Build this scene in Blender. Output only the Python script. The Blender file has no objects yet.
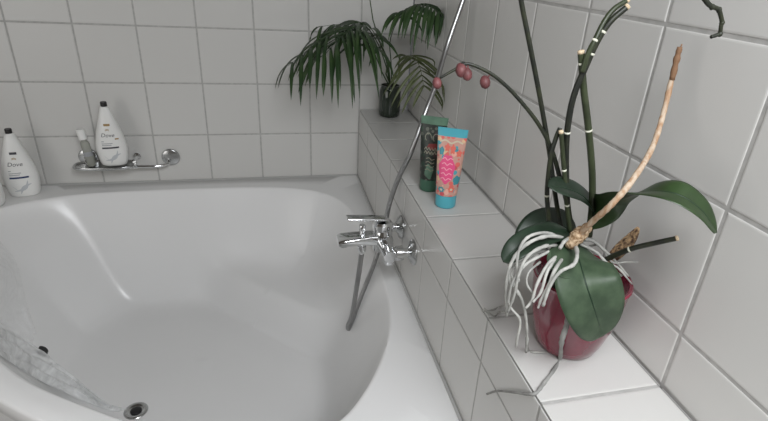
import bpy, bmesh, math, random
from mathutils import Vector, Matrix, noise
random.seed(7)
C = bpy.context.scene.collection
scene = bpy.context.scene
S, ZO = 0.2, 0.58                       # one wall tile is 20 cm; z = 0 of the tile grid is 58 cm above the floor
def W(p): return Vector((p[0]*S, p[1]*S, p[2]*S+ZO))

# ------------------------------------------------------------------ camera
CAMP = (-1.772911, -10.386549, 4.291890); CROT = (1.117573, -0.060753, -0.235737)
FPX, PX, PY = 516.40088, 17.50064, 2.53555
cam = bpy.data.cameras.new('camera'); camo = bpy.data.objects.new('camera', cam); C.objects.link(camo)
camo.location = W(CAMP); camo.rotation_euler = CROT
cam.sensor_width = 36; cam.lens = FPX/768*36; cam.shift_x = -PX/768; cam.shift_y = PY/768
cam.clip_start = 0.02
scene.camera = camo
from mathutils import Euler
CM = Euler(CROT, 'XYZ').to_matrix()
def at(u, v, ax, val):                  # point of the plane axis=val seen at photo pixel (u,v), in tile units
    r = CM @ Vector(((u-384-PX)/FPX, -(v-210.5-PY)/FPX, -1))
    t = (val-CAMP[ax])/r[ax]
    return Vector(CAMP)+r*t

# ------------------------------------------------------------------ light
scene.view_settings.view_transform = 'Standard'; scene.view_settings.look = 'None'
scene.view_settings.exposure = -0.12; scene.view_settings.gamma = 1.0; scene.view_settings.use_curve_mapping = False
w = bpy.data.worlds.new('world'); scene.world = w; w.use_nodes = True
w.node_tree.nodes['Background'].inputs[0].default_value = (0.72, 0.75, 0.80, 1)
w.node_tree.nodes['Background'].inputs[1].default_value = 0.10
def area(name, loc, target, sx, sy, power, col):
    l = bpy.data.lights.new(name, 'AREA'); l.shape = 'RECTANGLE'; l.size = sx; l.size_y = sy
    l.energy = power; l.color = col
    o = bpy.data.objects.new(name, l); C.objects.link(o); o.location = loc
    o.rotation_euler = (Vector(target)-Vector(loc)).to_track_quat('-Z', 'Y').to_euler()
    return o
area('roof_window_light', (-0.15, -2.35, 2.0), (-0.30, -1.6, 0.7), 0.65, 0.65, 26, (0.95, 0.97, 1.0))
area('room_fill_light', (-2.1, -2.2, 1.15), (0.0, -1.35, 0.85), 1.5, 1.2, 12, (1.0, 0.98, 0.95))  # added fill from the left, brightens the ledge front and lower walls

# ------------------------------------------------------------------ materials
def mat(name, col, rough=0.5, metal=0.0, spec=0.5, coat=0.0, var=0.0, vscale=20, bump=0.0, bscale=40, trans=0.0, alpha=1.0, ior=1.45, sss=0.0, col2=None, stretch=None):
    m = bpy.data.materials.new(name); m.use_nodes = True
    nt = m.node_tree; b = nt.nodes['Principled BSDF']
    b.inputs['Base Color'].default_value = (*col, 1); b.inputs['Roughness'].default_value = rough
    b.inputs['Metallic'].default_value = metal; b.inputs['Specular IOR Level'].default_value = spec
    b.inputs['Coat Weight'].default_value = coat; b.inputs['Coat Roughness'].default_value = 0.05
    b.inputs['Transmission Weight'].default_value = trans; b.inputs['Alpha'].default_value = alpha
    b.inputs['IOR'].default_value = ior
    if var or bump:
        tc = nt.nodes.new('ShaderNodeTexCoord'); mp = nt.nodes.new('ShaderNodeMapping')
        nt.links.new(tc.outputs['Object'], mp.inputs[0])
        if stretch: mp.inputs['Scale'].default_value = stretch
    if var:
        n = nt.nodes.new('ShaderNodeTexNoise'); n.inputs['Scale'].default_value = vscale; n.inputs['Detail'].default_value = 4
        nt.links.new(mp.outputs[0], n.inputs['Vector'])
        mx = nt.nodes.new('ShaderNodeMix'); mx.data_type = 'RGBA'
        c2 = col2 if col2 else tuple(c*(1-var) for c in col)
        mx.inputs[6].default_value = (*col, 1); mx.inputs[7].default_value = (*c2, 1)
        rp = nt.nodes.new('ShaderNodeValToRGB'); rp.color_ramp.elements[0].position = .40; rp.color_ramp.elements[1].position = .62
        nt.links.new(n.outputs[0], rp.inputs[0]); nt.links.new(rp.outputs[0], mx.inputs[0]); nt.links.new(mx.outputs[2], b.inputs['Base Color'])
    if bump:
        n2 = nt.nodes.new('ShaderNodeTexNoise'); n2.inputs['Scale'].default_value = bscale; n2.inputs['Detail'].default_value = 2
        nt.links.new(mp.outputs[0], n2.inputs['Vector'])
        bp = nt.nodes.new('ShaderNodeBump'); bp.inputs['Strength'].default_value = bump; bp.inputs['Distance'].default_value = 0.002
        nt.links.new(n2.outputs[0], bp.inputs['Height']); nt.links.new(bp.outputs[0], b.inputs['Normal'])
    return m
M = dict(
 tile=mat('glazed_white_tile', (.61, .605, .585), .30, bump=.10, bscale=14),
 grout=mat('grey_grout', (.46, .455, .44), .85, var=.15, vscale=60),
 plaster=mat('painted_plaster', (.45, .44, .42), .8),
 ceil=mat('brown_ceiling', (.16, .14, .12), .8),
 floor=mat('grey_floor_tile', (.34, .33, .32), .5, var=.1),
 seal=mat('grey_silicone', (.42, .42, .41), .45),
 tub=mat('white_acrylic', (.79, .79, .785), .25),
 chrome=mat('chrome', (.78, .79, .80), .10, 1.0),
 hose=mat('ribbed_steel', (.42, .42, .42), .36, 1.0),
 dchrome=mat('dark_chrome', (.55, .56, .56), .22, 1.0),  # darker and rougher than the plain chrome
 rubber=mat('black_rubber', (.012, .012, .013), .5),
 white=mat('white_plastic', (.80, .80, .78), .28),
 black=mat('black_plastic', (.015, .014, .014), .35),
 navy=mat('navy_print', (.02, .04, .12), .4),
 ink=mat('dark_print', (.06, .06, .07), .4),
 greyink=mat('grey_print', (.30, .31, .33), .4),
 gold=mat('tan_print', (.36, .24, .10), .4),
 swirl=mat('pearl_grey_print', (.52, .54, .56), .35),
 clear=mat('clear_plastic', (.52, .53, .48), .12, trans=.45, ior=1.2),
 gel=mat('olive_gel', (.20, .20, .13), .3, var=.4, vscale=50),
 leaf=mat('palm_leaf', (.020, .048, .016), .42, var=.5, vscale=14, col2=(.040, .078, .024)),
 leafo=mat('olive_palm_leaf', (.085, .105, .040), .45, var=.4, vscale=14),
 stem=mat('palm_stem', (.05, .08, .03), .5),
 glassd=mat('dark_glass', (.02, .03, .02), .08, spec=.6, coat=.3),
 soil=mat('dark_rootball', (.02, .018, .013), .8, var=.4, bump=.5),
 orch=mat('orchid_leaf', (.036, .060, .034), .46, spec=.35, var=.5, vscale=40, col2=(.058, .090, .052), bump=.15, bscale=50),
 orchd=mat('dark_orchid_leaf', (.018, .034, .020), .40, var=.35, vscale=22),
 midrib=mat('leaf_midrib', (.012, .03, .015), .45),
 orchr=mat('orchid_leaf_long', (.028, .055, .018), .34, var=.4, vscale=18),
 spike=mat('dark_flower_stem', (.011, .013, .010), .45, var=.5, vscale=60, col2=(.024, .028, .014)),
 spikeg=mat('green_flower_stem', (.042, .054, .026), .42, var=.35, vscale=30),
 node=mat('pale_stem_node', (.62, .62, .52), .7),
 cut=mat('cut_stem_end', (.62, .50, .34), .8),
 dry=mat('dry_stem', (.50, .40, .30), .7, var=.4, vscale=160, col2=(.36, .22, .13), bump=.4, stretch=(1, 1, .25)),
 drytip=mat('brown_withered_stem', (.20, .11, .06), .8),
 husk=mat('dry_brown_husk', (.20, .12, .06), .9, var=.7, vscale=210, col2=(.52, .39, .26), bump=1.0, bscale=260),
 husk2=mat('shrivelled_brown_leaf', (.06, .03, .018), .8, var=.6, vscale=190, col2=(.46, .31, .17), bump=.8, bscale=200),
 root=mat('silvery_root', (.46, .46, .43), .8, var=.35, vscale=45, bump=.4),
 rootd=mat('grey_root', (.33, .33, .315), .8, var=.3, vscale=45, bump=.4),
 pot=mat('wine_red_pot', (.235, .016, .042), .20, spec=.6, coat=.6, var=.45, vscale=9, col2=(.115, .010, .025)),
 bud=mat('dusky_pink_bud', (.15, .048, .05), .55, var=.35, vscale=90),
 budc=mat('dark_bud_tip', (.13, .03, .04), .6),
 gcap=mat('dark_green_plastic', (.045, .115, .075), .32),
 gtop=mat('matte_green_seal', (.10, .19, .13), .4, var=.25, vscale=40),
 turq=mat('turquoise_plastic', (.085, .39, .47), .30),
 turqd=mat('turquoise_ribs', (.09, .47, .58), .35),
 pink=mat('hot_pink_print', (.78, .09, .24), .38),
 pinkd=mat('light_pink_print', (.90, .40, .48), .38),
 coral=mat('coral_print', (.72, .16, .12), .38),
 teal=mat('teal_print', (.06, .28, .33), .38),
 cream=mat('cream_print', (.62, .56, .42), .4),
 pale=mat('faded_print', (.26, .25, .19), .4),
 redp=mat('dark_red_print', (.20, .03, .03), .4),
)
# tube labels: procedural prints
def flower_mat(name, base, spots, scale):
    m = mat(name, base, .35); nt = m.node_tree; b = nt.nodes['Principled BSDF']
    tc = nt.nodes.new('ShaderNodeTexCoord'); v = nt.nodes.new('ShaderNodeTexVoronoi'); v.inputs['Scale'].default_value = scale
    nt.links.new(tc.outputs['Object'], v.inputs['Vector'])
    sep = nt.nodes.new('ShaderNodeSeparateColor'); nt.links.new(v.outputs['Color'], sep.inputs[0])
    rp = nt.nodes.new('ShaderNodeValToRGB'); rp.color_ramp.interpolation = 'CONSTANT'
    els = rp.color_ramp.elements
    els[0].position = 0; els[0].color = (*spots[0], 1)
    els[1].position = 1/len(spots); els[1].color = (*spots[1], 1)
    for i, s in enumerate(spots[2:], 2):
        e = els.new(i/len(spots)); e.color = (*s, 1)
    nt.links.new(sep.outputs[0], rp.inputs[0])
    lt = nt.nodes.new('ShaderNodeMath'); lt.operation = 'LESS_THAN'; lt.inputs[1].default_value = .46
    nt.links.new(v.outputs['Distance'], lt.inputs[0])
    mx = nt.nodes.new('ShaderNodeMix'); mx.data_type = 'RGBA'
    nt.links.new(lt.outputs[0], mx.inputs[0]); mx.inputs[6].default_value = (*base, 1); nt.links.new(rp.outputs[0], mx.inputs[7])
    nt.links.new(mx.outputs[2], b.inputs['Base Color'])
    return m
M['flowers'] = flower_mat('floral_print', (.58, .33, .27), [(.72, .15, .13), (.78, .42, .34), (.60, .10, .12), (.08, .36, .42), (.72, .50, .30)], 75)
M['darkprint'] = flower_mat('dark_leafy_print', (.022, .030, .024), [(.030, .055, .040), (.05, .035, .035), (.10, .11, .09), (.025, .05, .035), (.018, .02, .018)], 95)

# ------------------------------------------------------------------ helpers
class MB:
    def __init__(s): s.v = []; s.f = []; s.mi = []; s.cur = 0
    def add(s, vs, fs):
        o = len(s.v); s.v += [Vector(v) for v in vs]
        s.f += [tuple(i+o for i in f) for f in fs]; s.mi += [s.cur]*len(fs)
    def build(s, name, mats, parent=None, smooth=True, angle=None):
        if not isinstance(mats, (list, tuple)): mats = [mats]
        me = bpy.data.meshes.new(name)
        org = parent_org(parent)
        me.from_pydata([v-org for v in s.v], [], s.f)
        for m in mats: me.materials.append(m)
        for p, k in zip(me.polygons, s.mi): p.material_index = k; p.use_smooth = smooth
        bm = bmesh.new(); bm.from_mesh(me); bmesh.ops.recalc_face_normals(bm, faces=bm.faces); bm.to_mesh(me); bm.free()
        if smooth and angle: me.set_sharp_from_angle(angle=math.radians(angle))
        o = bpy.data.objects.new(name, me); C.objects.link(o)
        if parent: o.parent = parent
        return o
def parent_org(p):
    o = Vector((0, 0, 0))
    while p: o += p.location; p = p.parent
    return o
def tag(o, label, cat, group=None):
    o['label'] = label; o['category'] = cat
    if group: o['group'] = group
    return o
def thing(name, label, cat, loc, group=None):
    o = bpy.data.objects.new(name, None); o.empty_display_size = .02; C.objects.link(o); o.location = loc
    return tag(o, label, cat, group)
def spline(pts, n=8):
    pts = [Vector(p) for p in pts]
    if len(pts) == 2: return [pts[0].lerp(pts[1], i/n) for i in range(n+1)]
    out = []
    for i in range(len(pts)-1):
        p0 = pts[i-1] if i else pts[0]*2-pts[1]
        p1, p2 = pts[i], pts[i+1]
        p3 = pts[i+2] if i+2 < len(pts) else p2*2-p1
        for k in range(n):
            t = k/n
            out.append(.5*((2*p1)+(p2-p0)*t+(2*p0-5*p1+4*p2-p3)*t*t+(3*p1-p0-3*p2+p3)*t**3))
    out.append(pts[-1]); return out
def add_tube(mb, path, rad, seg=10, wob=0.0):
    n = len(path)
    r = rad if callable(rad) else (lambda t: rad)
    T = [(path[min(i+1, n-1)]-path[max(i-1, 0)]).normalized() for i in range(n)]
    u = T[0].orthogonal().normalized(); vs = []; fs = []
    for i, p in enumerate(path):
        u = (u-T[i]*u.dot(T[i])).normalized(); v = T[i].cross(u)
        rr = r(i/max(1, n-1))
        if wob: rr *= 1+wob*noise.noise(p*160)
        for k in range(seg):
            a = 2*math.pi*k/seg
            vs.append(p+(u*math.cos(a)+v*math.sin(a))*rr)
    for i in range(n-1):
        for k in range(seg):
            a, b = i*seg+k, i*seg+(k+1) % seg
            fs.append((a, b, b+seg, a+seg))
    fs.append(tuple(range(seg))[::-1]); fs.append(tuple((n-1)*seg+k for k in range(seg)))
    mb.add(vs, fs)
def add_lathe(mb, c, axis, prof, seg=28, sx=1.0, sy=1.0):
    axis = Vector(axis).normalized(); u = axis.orthogonal().normalized()
    if abs(axis.z) > .99: u = Vector((1, 0, 0))
    v = axis.cross(u); vs = []; fs = []; c = Vector(c)
    for r, z in prof:
        for k in range(seg):
            a = 2*math.pi*k/seg
            vs.append(c+axis*z+u*math.cos(a)*r*sx+v*math.sin(a)*r*sy)
    n = len(prof)
    for i in range(n-1):
        for k in range(seg):
            a, b = i*seg+k, i*seg+(k+1) % seg
            fs.append((a, b, b+seg, a+seg))
    fs.append(tuple(range(seg))[::-1]); fs.append(tuple((n-1)*seg+k for k in range(seg)))
    mb.add(vs, fs)
def add_box(mb, c, dx, dy, dz, X=(1, 0, 0), Y=(0, 1, 0), Z=(0, 0, 1), bev=0.0):
    bm = bmesh.new(); bmesh.ops.create_cube(bm, size=1)
    for v in bm.verts: v.co = Vector((v.co.x*dx, v.co.y*dy, v.co.z*dz))
    if bev: bmesh.ops.bevel(bm, geom=bm.edges[:], offset=bev, segments=3, profile=.5, affect='EDGES')
    X, Y, Z = Vector(X), Vector(Y), Vector(Z); c = Vector(c)
    bm.verts.index_update()
    mb.add([c+X*v.co.x+Y*v.co.y+Z*v.co.z for v in bm.verts], [[v.index for v in f.verts] for f in bm.faces]); bm.free()
def add_leaf(mb, path, width, up, fold=.25, thick=.0006, nu=5, curl=0.0):
    # strap or blade leaf along path, width(t) half width, folded along its midrib
    n = len(path); vs = []; fs = []; up = Vector(up)
    cols = 2*nu+1
    for lay in (1, -1):
        for i, p in enumerate(path):
            t = i/(n-1)
            T = (path[min(i+1, n-1)]-path[max(i-1, 0)]).normalized()
            s = T.cross(up)
            s = s.normalized() if s.length > 1e-5 else T.orthogonal().normalized()
            nn = s.cross(T).normalized(); wd = max(width(t), 1e-5)
            for k in range(cols):
                q = (k-nu)/nu
                h = fold*abs(q)*wd - curl*q*q*wd
                edge = (1-abs(q)**4)
                vs.append(p+s*(q*wd)+nn*h+nn*lay*thick*(.15+edge))
    L = n*cols
    for i in range(n-1):
        for k in range(cols-1):
            a = i*cols+k
            fs.append((a, a+1, a+1+cols, a+cols)); fs.append((L+a, L+a+cols, L+a+1+cols, L+a+1))
        for k in (0, cols-1):
            a = i*cols+k; fs.append((a, a+cols, L+a+cols, L+a))
    for i in (0, n-1):
        for k in range(cols-1):
            a = i*cols+k; fs.append((a, a+1, L+a+1, L+a))
    mb.add(vs, fs)
def pxpath(pts, n=8): return spline([W(at(*p)) for p in pts], n)

# ------------------------------------------------------------------ setting: tiled walls, ledge, floor
JT = 0.030
def tiled(mb, org, u, v, nrm, ub, vb, skip=None):
    org, u, v, nrm = Vector(org), Vector(u), Vector(v), Vector(nrm)
    def P(a, b, h): return W(org+u*a+v*b+nrm*h)
    mb.cur = 1
    a0, a1, b0, b1 = min(ub), max(ub), min(vb), max(vb)
    vs = [P(a, b, h) for h in (-.006, -.30) for a, b in ((a0+.02, b0+.02), (a1-.02, b0+.02), (a1-.02, b1-.02), (a0+.02, b1-.02))]
    mb.add(vs, [(0, 1, 2, 3), (7, 6, 5, 4), (0, 4, 5, 1), (1, 5, 6, 2), (2, 6, 7, 3), (3, 7, 4, 0)])
    mb.cur = 0
    for i in range(len(ub)-1):
        for j in range(len(vb)-1):
            if skip and skip((ub[i]+ub[i+1])/2, (vb[j]+vb[j+1])/2): continue
            x0, x1 = sorted((ub[i], ub[i+1])); y0, y1 = sorted((vb[j], vb[j+1]))
            ta, tb = random.uniform(-.003, .003), random.uniform(-.003, .003)
            vs = []; fs = []
            for ins, h in ((JT/2, -.010), (JT/2, -.004), (JT/2+.005, -.0015), (JT/2+.016, 0)):
                for a, b in ((x0+ins, y0+ins), (x1-ins, y0+ins), (x1-ins, y1-ins), (x0+ins, y1-ins)):
                    hh = h+ta*((a-x0)/(x1-x0)-.5)+tb*((b-y0)/(y1-y0)-.5)
                    vs.append(P(a, b, hh))
            for r in range(3):
                for k in range(4):
                    A, B = r*4+k, r*4+(k+1) % 4
                    fs.append((A, B, B+4, A+4))
            fs.append((12, 13, 14, 15)); mb.add(vs, fs)
LT, DW = 1.506, 1.0196
def structure(mb, name, mats, smooth=False):
    o = mb.build(name, mats, None, smooth); o['kind'] = 'structure'; return o
TG = [M['tile'], M['grout']]
R_ = lambda a, b: list(range(a, b))
mb = MB(); tiled(mb, (0, 0, 0), (1, 0, 0), (0, 0, 1), (0, -1, 0), R_(-12, 1)+[DW], R_(-3, 9)); structure(mb, 'wall_back', TG)
mb = MB(); tiled(mb, (DW, 0, 0), (0, -1, 0), (0, 0, 1), (-1, 0, 0), R_(0, 17), [-3, -2, -1, 0, 1, LT, 2, 3, 4, 5, 6, 7, 8]); structure(mb, 'wall_right', TG)
mb = MB()
tiled(mb, (0, 0, 0), (0, -1, 0), (0, 0, 1), (-1, 0, 0), R_(0, 17), [-2.9, -2, -1, 0, 1, LT-.012])
tiled(mb, (0, 0, LT), (1, 0, 0), (0, -1, 0), (0, 0, 1), [-.004, DW-.008], R_(0, 17)); structure(mb, 'wall_ledge', TG)
def slab(name, lo, hi, m):
    mb = MB(); a, b = W(lo), W(hi); add_box(mb, (a+b)/2, b.x-a.x, b.y-a.y, b.z-a.z); return structure(mb, name, m)
slab('floor', (-12, -17, -3.1), (1.3, .3, -2.9), M['floor'])
slab('ceiling', (-12.3, -17.3, 8), (1.32, .3, 8.3), M['ceil'])
slab('wall_left', (-12.3, -17, -2.9), (-12, .3, 8), M['plaster'])
slab('wall_front', (-12.3, -17.3, -2.9), (1.32, -17, 8), M['ceil'])
for nm, a, b in (('trim_1', (-7.2, -.035, .03), (0, .0, .075)), ('trim_2', (-.035, -7.2, .03), (0, -.03, .075))):
    mb = MB(); A, B = W(a), W(b); add_box(mb, (A+B)/2, B.x-A.x, B.y-A.y, B.z-A.z, bev=.003); structure(mb, nm, M['seal'])

# ------------------------------------------------------------------ bathtub
RIM = .046
right = [(-.85, -.85), (-.50, -1.35), (-.33, -2.1), (-.25, -3.0), (-.25, -4.3), (-.35, -5.07), (-.57, -5.75), (-.90, -6.32), (-1.28, -6.68), (-1.9, -6.82), (-2.7, -6.60), (-3.6, -6.07), (-4.40, -5.53), (-4.98, -4.98)]
left = [(-5.53, -4.40), (-6.07, -3.6), (-6.60, -2.7), (-6.80, -1.9), (-6.66, -1.28), (-6.28, -.86), (-5.75, -.60), (-5.07, -.46), (-4.3, -.42), (-3.2, -.41), (-2.2, -.44), (-1.40, -.58)]
ctrl = right+left
ctrl3 = [Vector((a, b, 0)) for a, b in ctrl]
ring = spline([ctrl3[-1]]+ctrl3+[ctrl3[0], ctrl3[1]], 10)[10:-10-1]
CX = Vector((-3.1, -3.1, 0))
def polar(th):
    d = Vector((math.cos(th), math.sin(th), 0)); best = None
    n = len(ring)
    for i in range(n):
        a, b = ring[i]-CX, ring[(i+1) % n]-CX
        e = b-a; den = d.x*e.y-d.y*e.x
        if abs(den) < 1e-9: continue
        t = (a.x*e.y-a.y*e.x)/den; s = (a.x*d.y-a.y*d.x)/den
        if t > 0 and -1e-6 <= s <= 1+1e-6 and (best is None or t > best): best = t
    return best
OR_ = 7.33
def outer(th):
    d = Vector((math.cos(th), math.sin(th), 0)); c = []
    if d.x > 1e-9: c.append(-CX.x/d.x)
    if d.y > 1e-9: c.append(-CX.y/d.y)
    bq = CX.dot(d); c.append(-bq+math.sqrt(bq*bq-CX.dot(CX)+OR_**2))
    return min(x for x in c if x > 0)
ths = sorted(set([2*math.pi*i/240 for i in range(240)]+[math.atan2(0-CX.y, 0-CX.x) % (2*math.pi), math.atan2(-CX.y, -OR_-CX.x) % (2*math.pi), math.atan2(-OR_-CX.y, -CX.x) % (2*math.pi)]))
NT = len(ths); Rin = [polar(t) for t in ths]; Rout = [outer(t) for t in ths]
dist_cache = {}
def sstep(a, b, x):
    t = max(0, min(1, (x-a)/(b-a))); return t*t*(3-2*t)
def smin(vals, k=.16):
    m = min(vals); return m-k*math.log(sum(math.exp(-(v-m)/k) for v in vals))
def sp(x, w=.14): return w*math.log(1+math.exp(max(-40, min(40, x/w)))) if x < 40*w else x
FLOOR_D, SEAT_D = 2.06, 1.42
def rimdist(p):
    best = 1e9; n = len(ring)
    for i in range(n):
        a, b = ring[i], ring[(i+1) % n]; e = b-a
        t = max(0, min(1, (p-a).dot(e)/e.length_squared)); q = (a+e*t-p).length
        if q < best: best = q
    return best
def lobe(x, y):      # reclining end of the basin
    n = Vector((.94, -.34)); return (Vector((x, y))-Vector((-5.55, -.72))).dot(n)
def depth(x, y, d):
    wb = 2.6*d*d/(d+.07)
    w = 2.7*d*d/(d+.09)
    a = .8*d+sp(lobe(x, y)*1.25, .16); b = 1.7*d+sp(lobe(y, x)*1.6, .25)
    s = x+y
    F = SEAT_D+(FLOOR_D-SEAT_D)*sstep(-3.95, -4.62, s)+.05*sstep(-4.0, -1.0, s)
    wall = smin([smin([w+(wb-w)*sstep(-5.0, -7.0, s), a+.04], .075), b+.04], .16)
    q = sstep(-5.0, -3.6, s); k = .22+.16*q
    return max(0, smin([wall, F], k)+.02*sstep(0, .3, d))*sstep(0, .06, d)
def surf(u, v, lift=0.0):      # point where the line of sight meets the basin, raised by lift
    r = (CM @ Vector(((u-384-PX)/FPX, -(v-210.5-PY)/FPX, -1))); p0 = Vector(CAMP); t = 4.0
    while t < 16:
        p = p0+r*t; q = Vector((p.x, p.y, 0))
        rad = (q-CX).length; inside = rad < (polar(math.atan2(q.y-CX.y, q.x-CX.x)) or 0)
        z = RIM-depth(p.x, p.y, rimdist(q)) if inside else RIM
        if p.z < z+lift: return p
        t += .01
    return p
tub_root = thing('bathtub', 'large white acrylic corner bathtub filling the corner between tiled wall and ledge', 'bathtub', W((-3.1, -3.1, -2.9)))
mb = MB(); vs = []; fs = []
rows = []
def addrow(f):
    rows.append([len(vs)+i for i in range(NT)])
    for i in range(NT): vs.append(W(f(i)))
def dirv(i): return Vector((math.cos(ths[i]), math.sin(ths[i]), 0))
addrow(lambda i: CX+dirv(i)*(Rout[i]-.10)+Vector((0, 0, -2.88)))
addrow(lambda i: CX+dirv(i)*(Rout[i]-.10)+Vector((0, 0, -.22)))
addrow(lambda i: CX+dirv(i)*(Rout[i]-.02)+Vector((0, 0, -.20)))
addrow(lambda i: CX+dirv(i)*Rout[i]+Vector((0, 0, -.17)))
addrow(lambda i: CX+dirv(i)*Rout[i]+Vector((0, 0, RIM-.05)))
addrow(lambda i: CX+dirv(i)*(Rout[i]-.008)+Vector((0, 0, RIM-.02)))
addrow(lambda i: CX+dirv(i)*(Rout[i]-.03)+Vector((0, 0, RIM)))
addrow(lambda i: CX+dirv(i)*(Rin[i]+(Rout[i]-Rin[i])*.3)+Vector((0, 0, RIM)))
ss = [0, .006, .012, .018, .025, .033, .042, .052, .064]+[.078+.0155*i for i in range(44)]+[.775, .83, .88, .93, .97]
for s in ss:
    def f(i, s=s):
        p = CX+dirv(i)*Rin[i]*(1-s)
        return Vector((p.x, p.y, RIM-depth(p.x, p.y, rimdist(p)) if s else RIM))
    addrow(f)
for a, b in zip(rows, rows[1:]):
    for i in range(NT):
        j = (i+1) % NT; fs.append((a[i], a[j], b[j], b[i]))
vs.append(W((CX.x, CX.y, RIM-FLOOR_D))); c = len(vs)-1
for i in range(NT): fs.append((rows[-1][i], rows[-1][(i+1) % NT], c))
mb.add(vs, fs); mb.build('basin', M['tub'], tub_root, True, 50)
DR = Vector((-3.97, -4.0, RIM-depth(-3.97, -4.0, rimdist(Vector((-3.97, -4.0, 0)))))); dw = W(DR)
mb = MB(); add_lathe(mb, dw, (0, 0, 1), [(.004, .001), (.019, .001), (.021, .002), (.025, .0035), (.030, .0035), (.033, .002), (.034, .0002)], 36)
dr = mb.build('drain', M['dchrome'], tub_root, True, 40)
mb = MB(); add_lathe(mb, dw+Vector((0, 0, .001)), (0, 0, 1), [(.002, .004), (.010, .0035), (.015, .002), (.016, .0005)], 24); mb.build('drain_plug', M['rubber'], dr)
ov = surf(41, 351, .0)
mb = MB(); mb_c = W(ov); add_lathe(mb, mb_c, (.55, .0, .85), [(.001, .006), (.016, .006), (.020, .002), (.021, -.008)], 24); mb.build('overflow_cover', M['rubber'], tub_root)

# ------------------------------------------------------------------ plastic shower curtain hanging into the tub
mb = MB(); vs = []; fs = []
tip = W(surf(128, 409, .05))
top = [W(surf(106, 402, .05)), W(surf(70, 373, .08)), W(surf(34, 345, .12)), W(surf(0, 322, .25)), W(at(-40, 290, 2, .5)), W(at(-95, 240, 2, 1.3))]
low = [W(surf(112, 411, .06)), W(surf(78, 399, .06)), W(surf(36, 378, .05)), W(surf(0, 355, .05)), W(at(-45, 322, 2, .45)), W(at(-110, 275, 2, 1.4))]
tp, lo = spline([tip]+top, 10), spline([tip]+low, 10)
nw = 26; rws = []
for lay in (0,):
    for i, (a, b) in enumerate(zip(tp, lo)):
        t = i/(len(tp)-1)
        nrm = (b-a).cross(tp[min(i+1, len(tp)-1)]-tp[max(0, i-1)]).normalized()
        for k in range(nw+1):
            q = k/nw; p = a.lerp(b, q)
            amp = .010*min(1, t*4)*math.sin(math.pi*q)**.5 if 0 < q < 1 else 0
            off = math.sin(q*19+3*math.sin(t*5))*amp+amp*.9*noise.noise(Vector((q*9, t*14, 0)))
            vs.append(p+nrm*(off+lay*.0006))
n1 = len(tp)
for lay in (0,):
    for i in range(n1-1):
        for k in range(nw):
            a = lay*n1*(nw+1)+i*(nw+1)+k; fs.append((a, a+1, a+nw+2, a+nw+1))
mb.add(vs, fs)
def film(name, alpha, scale):
    m = bpy.data.materials.new(name); m.use_nodes = True; nt = m.node_tree; nt.nodes.clear()
    N = nt.nodes.new; L = nt.links.new
    out = N('ShaderNodeOutputMaterial'); tr = N('ShaderNodeBsdfTransparent'); df = N('ShaderNodeBsdfDiffuse'); tl = N('ShaderNodeBsdfTranslucent'); gl = N('ShaderNodeBsdfGlossy')
    df.inputs[0].default_value = tl.inputs[0].default_value = (.96, .97, .97, 1); gl.inputs['Roughness'].default_value = .22
    a = N('ShaderNodeMixShader'); a.inputs[0].default_value = .2; L(df.outputs[0], a.inputs[1]); L(tl.outputs[0], a.inputs[2])
    g = N('ShaderNodeMixShader'); g.inputs[0].default_value = .05; L(a.outputs[0], g.inputs[1]); L(gl.outputs[0], g.inputs[2])
    tc = N('ShaderNodeTexCoord'); no = N('ShaderNodeTexNoise'); no.inputs['Scale'].default_value = scale; no.inputs['Detail'].default_value = 5; no.inputs['Distortion'].default_value = 1.5
    L(tc.outputs['Object'], no.inputs['Vector'])
    mr = N('ShaderNodeMapRange'); mr.inputs[1].default_value = .3; mr.inputs[2].default_value = .7; mr.inputs[3].default_value = alpha*.6; mr.inputs[4].default_value = min(1, alpha*1.5)
    L(no.outputs[0], mr.inputs[0])
    m1 = N('ShaderNodeMixShader'); L(mr.outputs[0], m1.inputs[0]); L(tr.outputs[0], m1.inputs[1]); L(g.outputs[0], m1.inputs[2]); L(m1.outputs[0], out.inputs[0])
    bp = N('ShaderNodeBump'); bp.inputs['Strength'].default_value = .7; bp.inputs['Distance'].default_value = .003; L(no.outputs[0], bp.inputs['Height'])
    for q in (df, tl, gl): L(bp.outputs[0], q.inputs['Normal'])
    return m
mcur = film('clear_curtain_film', .66, 15)
cur = mb.build('shower_curtain', mcur)
tag(cur, 'translucent plastic shower curtain trailing over the left of the tub to the drain', 'shower curtain')
# fainter second fold above it
mb = MB(); vs = []; fs = []
A = [W(at(-40, 190, 2, .6)), W(surf(-2, 238, .3)), W(surf(16, 262, .2)), W(surf(26, 300, .15)), W(surf(36, 332, .12))]
B = [W(at(-95, 235, 2, 1.3)), W(at(-60, 275, 2, .7)), W(at(-30, 296, 2, .45)), W(surf(0, 322, .22)), W(surf(32, 346, .15))]
A, B = spline(A, 8), spline(B, 8)
for i, (a, b) in enumerate(zip(A, B)):
    for k in range(17):
        q = k/16; p = a.lerp(b, q); p += Vector((.5, -.5, .6)).normalized()*(.006*math.sin(q*16+i*.2)+.006*noise.noise(Vector((q*7, i*.3, 2))))*(1 if 0 < k < 16 else 0)
        vs.append(p)
for i in range(len(A)-1):
    for k in range(16): a = i*17+k; fs.append((a, a+1, a+18, a+17))
mb.add(vs, fs)
mc2 = film('thin_curtain_film', .16, 18)
mb.build('loose_fold', mc2, cur)

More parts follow.
